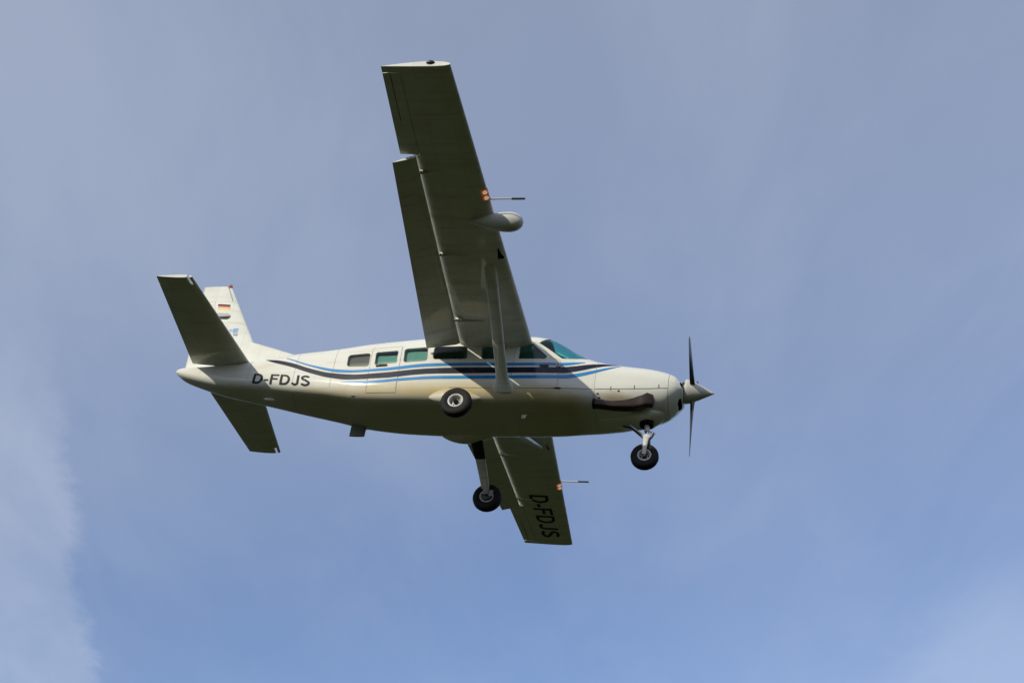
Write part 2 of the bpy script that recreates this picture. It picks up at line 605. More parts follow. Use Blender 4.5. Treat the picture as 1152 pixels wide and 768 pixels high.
def skin_grid(mb, rows, mi, off, side):
    """rows: list of columns, each a list of (x, z)."""
    n = len(rows[0])
    vs = [on_body(x, z, off, side) for r in rows for x, z in r]
    fs = [(i * n + j, (i + 1) * n + j, (i + 1) * n + j + 1, i * n + j + 1) for i in range(len(rows) - 1) for j in range(n - 1)]
    mb.add(vs, fs, mi)


def band(mb, up, lo, mi, off=0.006, x0=-20, x1=20, step=0.035):
    """Paint band between two polylines of (x, z), on both sides of the fuselage."""
    up, lo = np.array(sorted(up)), np.array(sorted(lo))
    a = max(min(up[:, 0].min(), lo[:, 0].min()), x0)
    b_ = min(max(up[:, 0].max(), lo[:, 0].max()), x1)
    if b_ - a < 0.02:
        return
    xs = np.linspace(a, b_, max(3, int((b_ - a) / step)))
    zu = pchip(up[:, 0], up[:, 1], np.clip(xs, up[0, 0], up[-1, 0]))
    zl = pchip(lo[:, 0], lo[:, 1], np.clip(xs, lo[0, 0], lo[-1, 0]))
    rows = [[(x, l + (u - l) * q) for q in (0, .33, .67, 1)] for x, u, l in zip(xs, zu, zl)]
    for side in (-1, 1):
        skin_grid(mb, rows, mi, off, side)


def seam(mb, pts, mi, half=0.0035, off=0.004, sides=(-1,)):
    """Thin panel gap following pts (x, z)."""
    for (xa, za), (xb, zb) in zip(pts[:-1], pts[1:]):
        L = math.hypot(xb - xa, zb - za)
        n = max(2, int(L / 0.04))
        nx, nz = -(zb - za) / L * half, (xb - xa) / L * half
        rows = []
        for i in range(n + 1):
            q = i / n
            x, z = xa + (xb - xa) * q, za + (zb - za) * q
            rows.append([(x + nx, z + nz), (x - nx, z - nz)])
        for s in sides:
            skin_grid(mb, rows, mi, off, s)


def rounded(poly, r, n=5):
    out = []
    k = len(poly)
    for i in range(k):
        p0, p, p1 = Vector(poly[i - 1]), Vector(poly[i]), Vector(poly[(i + 1) % k])
        a = p + (p0 - p).normalized() * min(r, (p0 - p).length * .45)
        c = p + (p1 - p).normalized() * min(r, (p1 - p).length * .45)
        for j in range(n + 1):
            q = j / n
            out.append(((1 - q) ** 2 * a + 2 * q * (1 - q) * p + q * q * c).to_tuple())
    return out


def inside(poly, x, z):
    c = False
    k = len(poly)
    for i in range(k):
        x1, z1 = poly[i]
        x2, z2 = poly[(i + 1) % k]
        if (z1 > z) != (z2 > z) and x < (x2 - x1) * (z - z1) / (z2 - z1) + x1:
            c = not c
    return c


def grow(poly, d):
    cx = sum(p[0] for p in poly) / len(poly)
    cz = sum(p[1] for p in poly) / len(poly)
    out = []
    for x, z in poly:
        L = math.hypot(x - cx, z - cz)
        out.append((x + (x - cx) / L * d, z + (z - cz) / L * d))
    return out


def prism(polys, ylo, yhi, mat):
    mb = MB(mat)
    for poly in polys:
        mb.loft([[Vector((x, y, z)) for x, z in poly] for y in (ylo, yhi)], 0, True, False)
    return mb.mesh('cut')


CUT_X = -2.27      # firewall: cowling in front, fuselage behind

WINDOWS = [
    rounded([(-7.422, .347), (-6.957, .371), (-6.942, .041), (-7.407, .067)], .07),
    rounded([(-6.835, .386), (-6.355, .410), (-6.344, .091), (-6.809, .068)], .07),
    rounded([(-6.225, .447), (-5.748, .485), (-5.721, .151), (-6.193, .111)], .07),
    rounded([(-5.605, .500), (-4.934, .512), (-4.899, .196), (-5.590, .182)], .07),
    rounded([(-4.609, .515), (-4.150, .519), (-4.140, .207), (-4.595, .200)], .07),
    rounded([(-3.846, .543), (-3.801, .596), (-3.593, .600), (-3.271, .287), (-3.307, .219), (-3.839, .208)], .05),
]
WSPOLY = [(-3.48, .640), (-3.40, .750), (-3.30, .84), (-3.24, 1.3), (-2.36, 1.3), (-2.40, .40), (-2.498, .325), (-2.662, .272), (-2.833, .246), (-2.968, .244)]

outer = MB(M_BODY, M_LINING)
xs_ = [CUT_X] + list(np.linspace(-2.35, -10.6, 150)) + list(np.linspace(-10.64, -11.40, 24))
rings_ = [ring(x) for x in xs_]
rings_.append([Vector((-11.43, p.y * .45, .325 + (p.z - .325) * .45)) for p in rings_[-1]])
outer.loft(rings_)
body = outer.mesh('fuselage')
inn = MB(M_LINING)
inn.loft([ring(x, 0.045) for x in np.linspace(-2.40, -7.55, 70)])
body = boolean(body, inn.mesh('inner'))
body = boolean(body, prism(WINDOWS, -1.3, 1.3, M_BODY))
body = boolean(body, prism([WSPOLY], -1.3, -.028, M_BODY))
body = boolean(body, prism([WSPOLY], .028, 1.3, M_BODY))

STRIPES = [
    ('b', [(-8.823, .388), (-8.209, .147), (-7.554, -.011), (-7.176, -.045), (-6.583, -.025), (-5.912, .05), (-5.702, .068), (-4.97, .088), (-3.705, .111), (-2.891, .144), (-2.683, .169), (-2.50, .193)],
     [(-8.823, .372), (-8.199, .106), (-7.54, -.077), (-7.165, -.1), (-6.57, -.092), (-5.899, -.021), (-5.689, -.005), (-4.96, .025), (-3.697, .046), (-2.884, .081), (-2.678, .125), (-2.50, .185)]),
    ('n', [(-9.30, .385), (-9.10, .352), (-8.689, .237), (-8.185, .046), (-7.763, -.078), (-7.331, -.144), (-7.154, -.158), (-6.562, -.138), (-5.986, -.08), (-5.699, -.057), (-4.953, -.025), (-3.691, 0.0), (-2.949, .034), (-2.7, .071), (-2.32, .174), (-2.025, .250), (-1.85, .262)],
     [(-9.30, .376), (-9.144, .300), (-8.663, .133), (-8.161, -.066), (-7.739, -.198), (-7.308, -.271), (-7.133, -.275), (-6.538, -.271), (-5.963, -.209), (-5.678, -.185), (-4.931, -.165), (-3.675, -.13), (-2.933, -.108), (-2.686, -.059), (-2.306, .072), (-2.011, .191), (-1.85, .255)]),
    ('b', [(-7.472, -.314), (-7.238, -.32), (-6.928, -.333), (-6.568, -.317), (-6.253, -.288), (-5.923, -.266), (-5.65, -.245), (-4.923, -.224), (-3.667, -.19), (-2.858, -.15), (-2.641, -.103), (-2.298, .006), (-2.002, .132), (-1.80, .228)],
     [(-7.471, -.321), (-7.232, -.36), (-6.92, -.388), (-6.559, -.376), (-6.244, -.349), (-5.913, -.327), (-5.64, -.311), (-4.913, -.297), (-3.658, -.267), (-2.849, -.229), (-2.632, -.183), (-2.292, -.056), (-1.996, .088), (-1.80, .220)]),
]


def mesh_parts(me):
    """A finished mesh as an MB-like extension target."""
    bm = bmesh.new()
    bm.from_mesh(me)
    return bm


def text_mesh(body_txt, offset=0.018, cuts=3):
    cu = bpy.data.curves.new('txt', 'FONT')
    cu.body = body_txt
    cu.size = 1.0
    cu.offset = offset
    cu.resolution_u = 4
    o = bpy.data.objects.new('txt', cu)
    COL.objects.link(o)
    dg = bpy.context.evaluated_depsgraph_get()
    me_ = bpy.data.meshes.new_from_object(o.evaluated_get(dg), depsgraph=dg)
    bpy.data.objects.remove(o)
    bm = bmesh.new()
    bm.from_mesh(me_)
    bmesh.ops.triangulate(bm, faces=bm.faces)
    if cuts:
        bmesh.ops.subdivide_edges(bm, edges=bm.edges, cuts=cuts, use_grid_fill=True)
    vs = [v.co.copy() for v in bm.verts]
    bm.verts.index_update()
    fs = [tuple(v.index for v in f.verts) for f in bm.faces]
    bm.free()
    x0, x1 = min(v.x for v in vs), max(v.x for v in vs)
    y0, y1 = min(v.y for v in vs), max(v.y for v in vs)
    return [((v.x - x0) / (x1 - x0), (v.y - y0) / (y1 - y0)) for v in vs], fs


def glyphs(word, w=.165):
    """Plain bold sans capitals as quads in a unit-high box: returns (u, v) points in 0..1 and faces."""
    V, F = [], []

    def strip(path, w, x0):
        P = [Vector(p) for p in path]
        k0 = len(V)
        for i, p in enumerate(P):
            d = (P[min(i + 1, len(P) - 1)] - P[max(i - 1, 0)]).normalized()
            n_ = Vector((-d.y, d.x)) * w / 2
            for q_ in (-1, -.33, .33, 1):
                V.append((x0 + p.x + n_.x * q_, p.y + n_.y * q_))
        for i in range(len(P) - 1):
            for j in range(3):
                F.append((k0 + 4 * i + j, k0 + 4 * i + j + 1, k0 + 4 * i + j + 5, k0 + 4 * i + j + 4))

    def seg(a, b_, n_=6):
        return [(a[0] + (b_[0] - a[0]) * i / n_, a[1] + (b_[1] - a[1]) * i / n_) for i in range(n_ + 1)]

    def arc(cx, cy, rx, ry, a0, a1, n_=12):
        return [(cx + rx * math.cos(math.radians(a0 + (a1 - a0) * i / n_)), cy + ry * math.sin(math.radians(a0 + (a1 - a0) * i / n_))) for i in range(n_ + 1)]
    x = 0.0
    for ch in word:
        if ch == 'D':
            strip(seg((w / 2, 0), (w / 2, 1)), w, x)
            strip(seg((w, 1 - w / 2), (.33, 1 - w / 2), 3) + arc(.33, .5, .30, .5 - w / 2, 88, -88, 16) + seg((.33, w / 2), (w, w / 2), 3), w, x)
            x += .71 + .11
        elif ch == '-':
            strip(seg((0, .36), (.30, .36), 3), w, x)
            x += .30 + .11
        elif ch == 'F':
            strip(seg((w / 2, 0), (w / 2, 1)), w, x)
            strip(seg((w, 1 - w / 2), (.60, 1 - w / 2), 4), w, x)
            strip(seg((w, .52), (.53, .52), 4), w * .95, x)
            x += .60 + .10
        elif ch == 'J':
            strip(seg((.44, 1), (.44, .30), 6) + arc(.255, .29, .185, .207, 0, -165, 14)[1:], w, x)
            x += .525 + .11
        elif ch == 'S':
            strip(arc(.335, .735, .245, .182, 25, 270, 16) + arc(.335, .275, .255, .192, 90, -160, 16)[1:], w, x)
            x += .67
    return [(a / x, b_) for a, b_ in V], F


def bilinear(q, bl, br, tr, tl):
    u, v = q
    return tuple(bl[i] * (1 - u) * (1 - v) + br[i] * u * (1 - v) + tr[i] * u * v + tl[i] * (1 - u) * v for i in range(2))


def append(me, mb, sharp=30):
    """Join the collected surface paintwork into an existing mesh."""
    k0 = len(me.materials)
    bm = bmesh.new()
    bm.from_mesh(me)
    for m in mb.mats:
        me.materials.append(m)
    vs = [bm.verts.new(p) for p in mb.v]
    for f, mi, s in zip(mb.f, mb.m, mb.s):
        try:
            g = bm.faces.new([vs[i] for i in f])
        except ValueError:
            continue
        g.material_index = k0 + mi
        g.smooth = s
    bm.to_mesh(me)
    bm.free()
    me.set_sharp_from_angle(angle=math.radians(sharp))


deco = MB(M_BLUE, M_NAVY, M_BLACK, M_SEAM, M_WHITE)
deco_c = MB(M_BLUE, M_NAVY, M_SEAM, M_DARKIN)
for c, up, lo in STRIPES:
    band(deco, up, lo, 0 if c == 'b' else 1, x1=CUT_X - .003)
    band(deco_c, up, lo, 0 if c == 'b' else 1, x0=CUT_X + .003)
q, fs = glyphs('D-FDJS', .17)
deco.add([on_body(*bilinear(p, (-9.481, -.193), (-8.142, -.37), (-8.162, -.127), (-9.461, .016)), .006, -1) for p in q], fs, 2)
deco.add([on_body(*bilinear(p, (-8.142, -.37), (-9.481, -.193), (-9.461, .016), (-8.162, -.127)), .006, 1) for p in q], fs, 2)
seam(deco, [(-3.64, -.483), (-2.99, -.454), (-2.30, -.43)], 3)
seam(deco, [(-5.15, -.50), (-4.2, -.49)], 3, .004)
for xx in (-7.7, -8.55, -9.6):
    w_, T_, B_, *_ = sec(xx)
    seam(deco, [(xx, T_ - .12), (xx, B_ + .15)], 3, .0018)
append(body, deco)
fuselage = link('fuselage', body)

# ------------------------------------------------------------------ glazing


def pane(poly, name, mat, side, off=-.012, parent=None, label=None, over_top=False):
    big = grow(poly, .022)
    x0, x1 = min(p[0] for p in big), max(p[0] for p in big)
    mb = MB(mat)
    xs = np.linspace(x0, x1, 44 if not over_top else 70)
    th = np.linspace(-.5 * math.pi, .5 * math.pi, 300)
    vid = {}
    vs, fs = [], []
    pts = []
    for i, x in enumerate(xs):
        w, T, B, zm, n1, n2 = sec(x)
        col = []
        for a in th:
            c, s = math.cos(a), math.sin(a)
            n = n1 if s >= 0 else n2
            y = w * max(c, 0) ** (2 / n)
            z = zm + (T - zm if s >= 0 else zm - B) * math.copysign(abs(s) ** (2 / n), s)
            col.append((x, y, z))
        pts.append(col)
    keep = [[inside(big, p[0], p[2]) for p in col] for col in pts]

    def vert(i, j):
        if (i, j) not in vid:
            x, y, z = pts[i][j]
            w, T, B, zm, *_ = sec(x)
            k = 1 + off / max(.3, w)
            vid[(i, j)] = len(vs)
            vs.append((x, side * y * k, zm + (z - zm) * k))
        return vid[(i, j)]
    for i in range(len(xs) - 1):
        for j in range(len(th) - 1):
            if keep[i][j] and keep[i + 1][j] and keep[i][j + 1] and keep[i + 1][j + 1]:
                fs.append((vert(i, j), vert(i + 1, j), vert(i + 1, j + 1), vert(i, j + 1)))
    mb.add(vs, fs)
    # black rubber seal round the opening
    if not over_top:
        mb.mats.append(M_SEAM)
        k = len(poly)
        inn_ = grow(poly, .002)
        out_ = grow(poly, .012)
        rv = [on_body(x, z, .003, side) for x, z in inn_] + [on_body(x, z, .003, side) for x, z in out_]
        mb.add(rv, [(a, (a + 1) % k, k + (a + 1) % k, k + a) for a in range(k)], 1)
    o = mb.build(name, parent)
    if label:
        o['label'] = label
    return o


for i, p in enumerate(WINDOWS):
    for side in (-1, 1):
        pane(p, 'window', M_GREYGLASS if i == 0 else M_GLASS, side)
ws = pane(WSPOLY, 'windshield', M_WSGLASS, -1, over_top=True)
pane(WSPOLY, 'windshield', M_WSGLASS, 1, over_top=True)

# drawn shade behind the rearmost window, cockpit panel
mb = MB(M_SHADE)
skin_grid(mb, [[(x, z) for z in np.linspace(-.02, .42, 8)] for x in np.linspace(-7.5, -6.89, 8)], 0, -.055, -1)
mb.build('window_shade')
for xa, xb, za, zb_ in ((-6.83, -6.36, .05, .345), (-6.22, -5.72, .09, .44)):  # pale sheets added inside two windows so caught sunlight brightens the glass
    mb = MB(M_PALESHEET)
    rows = []
    for i, x in enumerate(np.linspace(xa, xb, 25)):
        rows.append([(x, za + (zb_ - za) * j / 7) for j in range(8)])
    skin_grid(mb, rows, 0, -.075, -1)
    mb.v = [(a, b_ + .004 * math.sin(a * 31) * math.sin(a * 13 + 1), c) for a, b_, c in mb.v]
    mb.build('added_window_sheet')
mb = MB(M_PANEL)
mb.loft([[Vector((x, y, z)) for x, z in ((-2.95, -.1), (-2.95, .27), (-2.90, .33), (-2.72, .33), (-2.55, .24), (-2.55, -.1))] for y in (-.60, .60)], 0, True, False)
mb.loft([[Vector((x, y, z)) for x, z in ((-2.93, .325), (-2.93, .40), (-2.80, .41), (-2.70, .325))] for y in (-.35, .35)], 0, True, False)
mb.build('instrument_panel')
mb = MB(M_SHADE)
mb.box((-4.9, 0, -.60), (4.6, 1.24, .03))
mb.build('cabin_floor')
mb = MB(M_LINING)
for x, y in ((-3.75, -.36), (-3.75, .36), (-4.95, .3), (-5.9, .3), (-6.6, .3)):
    pass


def seat(x, y):
    s = MB(M_DARKSEAT)
    rg = []
    for z, a, c in ((-.28, .21, .20), (-.24, .24, .23), (-.18, .24, .23), (-.14, .20, .20)):
        rg.append([Vector((x + a * math.copysign(abs(math.cos(k * math.pi / 10)) ** .5, math.cos(k * math.pi / 10)), y + c * math.copysign(abs(math.sin(k * math.pi / 10)) ** .5, math.sin(k * math.pi / 10)), z)) for k in range(20)])
    s.loft(rg)
    o = s.build('seat')
    s = MB(M_DARKSEAT)
    rg = []
    for q, a, c in ((0, .05, .18), (.1, .07, .22), (.7, .06, .21), (.78, .05, .15), (.80, .04, .11), (.98, .035, .11), (1.0, .02, .08)):
        cx, cz = x - .22 - .10 * q, -.16 + .66 * q
        rg.append([Vector((cx + a * math.cos(k * math.pi / 10), y + c * math.copysign(abs(math.sin(k * math.pi / 10)) ** .6, math.sin(k * math.pi / 10)), cz)) for k in range(20)])
    s.loft(rg)
    s.build('backrest', o)
    s = MB(M_DARKMETAL)
    s.loft([[Vector((x + a * cx_, y + a * cy_, z)) for cx_, cy_ in ((1, 1), (-1, 1), (-1, -1), (1, -1))] for z, a in ((-.61, .18), (-.56, .16), (-.40, .10), (-.25, .16))], 0, True, False)
    s.build('seat_frame', o)


M_DARKSEAT = principled('dark_seat_leather', (0.05, 0.05, 0.055), 0.6)
for x, y in ((-3.78, -.36), (-3.78, .36), (-4.95, -.36), (-4.95, .36), (-6.05, .36)):
    seat(x, y)

# ------------------------------------------------------------------ doors


def door(poly, wins, name, label, side=-1):
    mb = MB(M_BODY)
    ps = np.array(poly)
    x0, x1 = ps[:, 0].min(), ps[:, 0].max()
    xs = np.linspace(x0, x1, 40)

    def span(x):
        zz = []
        k = len(poly)
        for i in range(k):
            (xa, za), (xb, zb) = poly[i], poly[(i + 1) % k]
            if min(xa, xb) <= x <= max(xa, xb) and xa != xb:
                zz.append(za + (zb - za) * (x - xa) / (xb - xa))
        return min(zz), max(zz)
    K = 40
    o_, i_ = [], []
    for x in xs:
        a, c = span(min(max(x, x0 + 1e-4), x1 - 1e-4))
        o_.append([on_body(x, a + (c - a) * j / K, .003, side) for j in range(K + 1)])
        i_.append([on_body(x, a + (c - a) * j / K, -.012, side) for j in range(K + 1)])
    n = K + 1
    vs = [p for r in o_ for p in r] + [p for r in i_ for p in r]
    h = len(xs) * n
    fs = []
    for i in range(len(xs) - 1):
        for j in range(K):
            fs.append((i * n + j, (i + 1) * n + j, (i + 1) * n + j + 1, i * n + j + 1))
            fs.append((h + i * n + j + 1, h + (i + 1) * n + j + 1, h + (i + 1) * n + j, h + i * n + j))
        for j in (0, K):
            fs.append((i * n + j, (i + 1) * n + j, h + (i + 1) * n + j, h + i * n + j))
    for j in range(K):
        for i in (0, len(xs) - 1):
            fs.append((i * n + j, i * n + j + 1, h + i * n + j + 1, h + i * n + j))
    mb.add(vs, fs)
    me_ = mb.mesh('door')
    me_ = boolean(me_, prism(wins, -1.3, 1.3, M_BODY))
    d = MB(M_SEAM)
    ring_ = list(poly) + [poly[0]]
    seam(d, [(min(max(x, x0 + .003), x1 - .003), z) for x, z in ring_], 0, .0028, .0045, (side,))
    append(me_, d)
    o = link(name, me_)
    o['label'] = label
    return o


d1 = door([(-6.93, .50), (-6.29, .53), (-6.24, -.60), (-6.88, -.585)], [WINDOWS[1]], 'passenger_door', 'rear passenger door with one window and a black handle')
mb = MB(M_DARKMETAL)
p = on_body(-6.66, .045, .012)
mb.box(p, (.22, .03, .045))
mb.box(p + Vector((.05, -.015, 0)), (.16, .03, .02))
mb.build('handle', d1)
d2 = door([(-3.93, .64), (-3.52, .65), (-3.17, .26), (-2.995, .19), (-2.995, -.46), (-3.93, -.49)], [WINDOWS[5]], 'cockpit_door', 'cockpit door with slanted window')
mb = MB(M_DARKMETAL)
p = on_body(-3.30, .045, .012)
mb.box(p, (.18, .03, .04))
mb.build('handle', d2)
mb = MB(M_RIM, M_DARKMETAL)
p = on_body(-3.02, .075, .0)
mb.lathe(p, (0, -1, 0), [(0, .05), (.02, .05), (.03, .04)], 20, 0)
mb.lathe(p + Vector((0, -.025, 0)), (0, -1, 0), [(0, .022), (.012, .02)], 14, 1)
mb.build('door_lock', d2)
p = on_body(-2.99, -.455, 0)
mb = MB(M_WHITE, M_DARKMETAL)
mb.lathe(p + Vector((-.08, -.005, 0)), (1, 0, 0), [(0, .002), (.03, .014), (.08, .018), (.13, .014), (.16, .002)], 12, 1)
mb.build('hinge_fairing', d2)

# ------------------------------------------------------------------ engine cowling, nose bowl, exhaust
mb = MB(M_COWL)
mb.loft([ring(x) for x in list(np.linspace(-.868, -1.1, 10)) + list(np.linspace(-1.13, CUT_X + .006, 34))])
cme = mb.mesh('engine_cowling')
seam(deco_c, [(-2.26, -.424), (-1.729, -.365), (-1.223, -.289), (-.875, -.213)], 2, .005, .004, (-1, 1))
for x, z in ((-1.95, -.33), (-1.50, -.25), (-1.04, -.16)):
    seam(deco_c, [(x, z - .01), (x, z - .09)], 2, .008, .005, (-1, 1))
for x, z in ((-2.20, -.50), (-2.17, -.56), (-2.10, -.59), (-1.80, -.41)):
    p = on_body(x, z, .004)
    deco_c.add([p + Vector((dx, 0, dz)) for dx, dz in ((-.02, -.015), (.02, -.015), (.02, .015), (-.02, .015))], [(0, 1, 2, 3)], 3, False)
append(cme, deco_c)
cowl = link('engine_cowling', cme)

mb = MB(M_COWL, M_DARKIN)
bx = list(np.linspace(-.62, -.70, 8)) + list(np.linspace(-.71, -.860, 10))
rg = [ring(x) for x in bx]
c0 = Vector((-.60, 0, -.05))
first = [Vector((-.598, p.y * .80, c0.z + (p.z - c0.z) * .80)) for p in rg[0]]
mb.loft([first] + rg)
nb_ = mb.mesh('nose_bowl')
cut = MB(M_DARKIN)
for s in (-1, 1):
    cut.loft([[Vector((x, s * (yy), zz)) for yy, zz in ((.28, .030), (.36, .025), (.385, -.03), (.365, -.085), (.28, -.085))] for x in (-.80, -.30)], 0, True, False)
cut.loft([[Vector((x, yy, zz)) for yy, zz in ((-.20, -.235), (.20, -.235), (.18, -.29), (.11, -.325), (-.11, -.325), (-.18, -.29))] for x in (-.84, -.30)], 0, True, False)
nb_ = boolean(nb_, cut.mesh('cut'))
nb_.set_sharp_from_angle(angle=math.radians(35))
nose_bowl = link('nose_bowl', nb_, cowl)
mb = MB(M_DARKIN)
mb.loft([ring(x, .012) for x in (-.860, -.868)], 0, False)
mb.build('cowl_gap', cowl)
# nose gear fairing under the cowl
mb = MB(M_COWL)
rg = []
for x, hw, zt, zb in ((-.86, .05, -.45, -.50), (-1.0, .20, -.45, -.60), (-1.2, .30, -.5, -.715), (-1.45, .31, -.55, -.742), (-1.75, .24, -.6, -.745), (-2.1, .12, -.65, -.738), (-2.25, .04, -.68, -.72)):
    rg.append([Vector((x, hw * .98 * math.copysign(abs(math.cos(a)) ** .55, math.cos(a)), (zt + zb) / 2 + (zt - zb) / 2 * math.copysign(abs(math.sin(a)) ** .7, math.sin(a)))) for a in [2 * math.pi * (k + .5) / 32 for k in range(32)]])
mb.loft(rg)
mb.build('nose_gear_fairing', cowl)

mb = MB(M_EXH, M_DARKIN)
rg = []
for x, z, h, d in ((-1.125, -.490, .110, .05), (-1.14, -.490, .140, .07), (-1.25, -.500, .155, .085), (-1.36, -.545, .150, .095), (-1.50, -.605, .125, .10), (-1.66, -.650, .098, .10), (-1.9, -.682, .078, .09), (-2.1, -.686, .076, .085), (-2.23, -.684, .080, .085), (-2.232, -.684, .087, .090), (-2.285, -.684, .087, .090)):
    y = -surf_y(x, z + max(0, -.55 - z) * .75) - d * (.25 - .75 * min(1, max(0, (-1.3 - x) / .5)))
    rg.append([Vector((x, y - d * math.copysign(abs(math.cos(a)) ** .55, math.cos(a)), z + h * math.copysign(abs(math.sin(a)) ** .5, math.sin(a)))) for a in [2 * math.pi * k / 24 for k in range(24)]])
mb.loft(rg[:-1])
mb.loft(rg[-2:], 1)
x, z, h, d = -2.288, -.684, .078, .080
y = -surf_y(x, z + .134 * .75) + .045
hole = [Vector((x, y - d * math.cos(a), z + h * math.sin(a))) for a in [2 * math.pi * k / 24 for k in range(24)]]
mb.add(hole, [tuple(range(24))], 1, False)
mb.build('exhaust_stack')

# ------------------------------------------------------------------ propeller
PC = Vector((-.435, 0, .045))
mb = MB(M_SPIN, M_DARKMETAL)
mb.lathe((-.58, 0, .05), (1, 0, -.055), [(0, .20), (.004, .244), (.02, .250), (.08, .240), (.16, .212), (.26, .168), (.36, .120), (.45, .075), (.53, .034), (.570, .012), (.583, 0)], 56, 0)
mb.lathe((-.64, 0, .045), (1, 0, -.055), [(0, .19), (.058, .20)], 40, 1)
prop = mb.build('propeller', sharp=40)
prop['label'] = 'three-bladed propeller with pointed pale spinner'
for k in range(3):
    a = math.radians(-73.5 + 120 * k)
    d = Vector((0, math.sin(a), math.cos(a)))
    tdir = Vector((0, math.cos(a), -math.sin(a)))
    xax = Vector((1, 0, 0))
    rg = []
    for r, c, th, pit in ((.10, .10, .10, 48), (.20, .105, .095, 44), (.28, .12, .065, 38), (.42, .135, .04, 31), (.65, .140, .026, 24), (.90, .130, .018, 19), (1.12, .115, .012, 16), (1.26, .10, .009, 14), (1.325, .08, .007, 13), (1.345, .04, .005, 13)):
        b_ = math.radians(pit)
        ch = tdir * math.cos(b_) + xax * math.sin(b_)
        nn = -tdir * math.sin(b_) + xax * math.cos(b_)
        rg.append([PC + d * r + ch * c / 2 * math.cos(q) + nn * th / 2 * math.sin(q) * (1 + .5 * math.cos(q)) for q in [2 * math.pi * j / 20 for j in range(20)]])
    mb = MB(M_BLADE)
    mb.loft(rg)
    mb.build('blade', prop)

# ------------------------------------------------------------------ aerofoils


def foil(xc, th, camber):
    yt = 5 * th * (.2969 * math.sqrt(max(xc, 0)) - .126 * xc - .3516 * xc**2 + .2843 * xc**3 - .1036 * xc**4)
    p = .38
    yc = camber / p**2 * (2 * p * xc - xc * xc) if xc < p else camber / (1 - p)**2 * (1 - 2 * p + 2 * p * xc - xc * xc)
    return yc + yt, yc - yt


def cosp(a, b_, n):
    return [a + (b_ - a) * (.5 - .5 * math.cos(math.pi * i / (n - 1))) for i in range(n)]


def foil_loop(a, bu, bl, th, cam_, n=26):
    """Closed loop in chord units: upper from bu to a, lower from a to bl."""
    us = [a + (bu - a) * ((i / (n - 1)) ** 1.7) for i in range(n)]
    ls = [a + (bl - a) * ((i / (n - 1)) ** 1.7) for i in range(n)]
    up = [(x, foil(x, th, cam_)[0]) for x in us][::-1]
    lo = [(x, foil(x, th, cam_)[1]) for x in ls]
    if a <= 0:
        lo = lo[1:]
    if bu >= 1 and bl >= 1:
        up[0] = (1.0, up[0][1] + .0012)
        lo[-1] = (1.0, lo[-1][1] - .0012)
    return up + lo


def wing_st(y):
    """LE point, chord, twist, thickness at span y (>0)."""
    q = (y - .81) / (7.94 - .81)
    xle = -3.62 - .35 * q
    zle = .650 + .358 * q
    xte = -5.46 + (5.46 - 5.164) * q
    return xle, zle, xle - xte, math.radians(2.6 - 2.0 * q), .17 - .05 * q


def wing_pt(y, xc, zc, s):
    xle, zle, c, tw, th = wing_st(y)
    return Vector((xle - c * (xc * math.cos(tw) + zc * math.sin(tw)) + 0, s * y, zle + c * (zc * math.cos(tw) - xc * math.sin(tw))))


CAM = .022


def wing_low(x, y, s, off=.004):
    xle, zle, c, tw, th = wing_st(y)
    xc = (xle - x) / c
    return wing_pt(y, xc, foil(xc, th, CAM)[1] - off / c, s)


def wing_loft(mb, ys, a, bu, bl, s, mi=0, scale=None):
    rg = []
    for i, y in enumerate(ys):
        th = wing_st(y)[4]
        k = scale[i] if scale else 1
        rg.append([wing_pt(y, x, z * k, s) for x, z in foil_loop(a, bu, bl, th, CAM)])
    mb.loft(rg, mi)


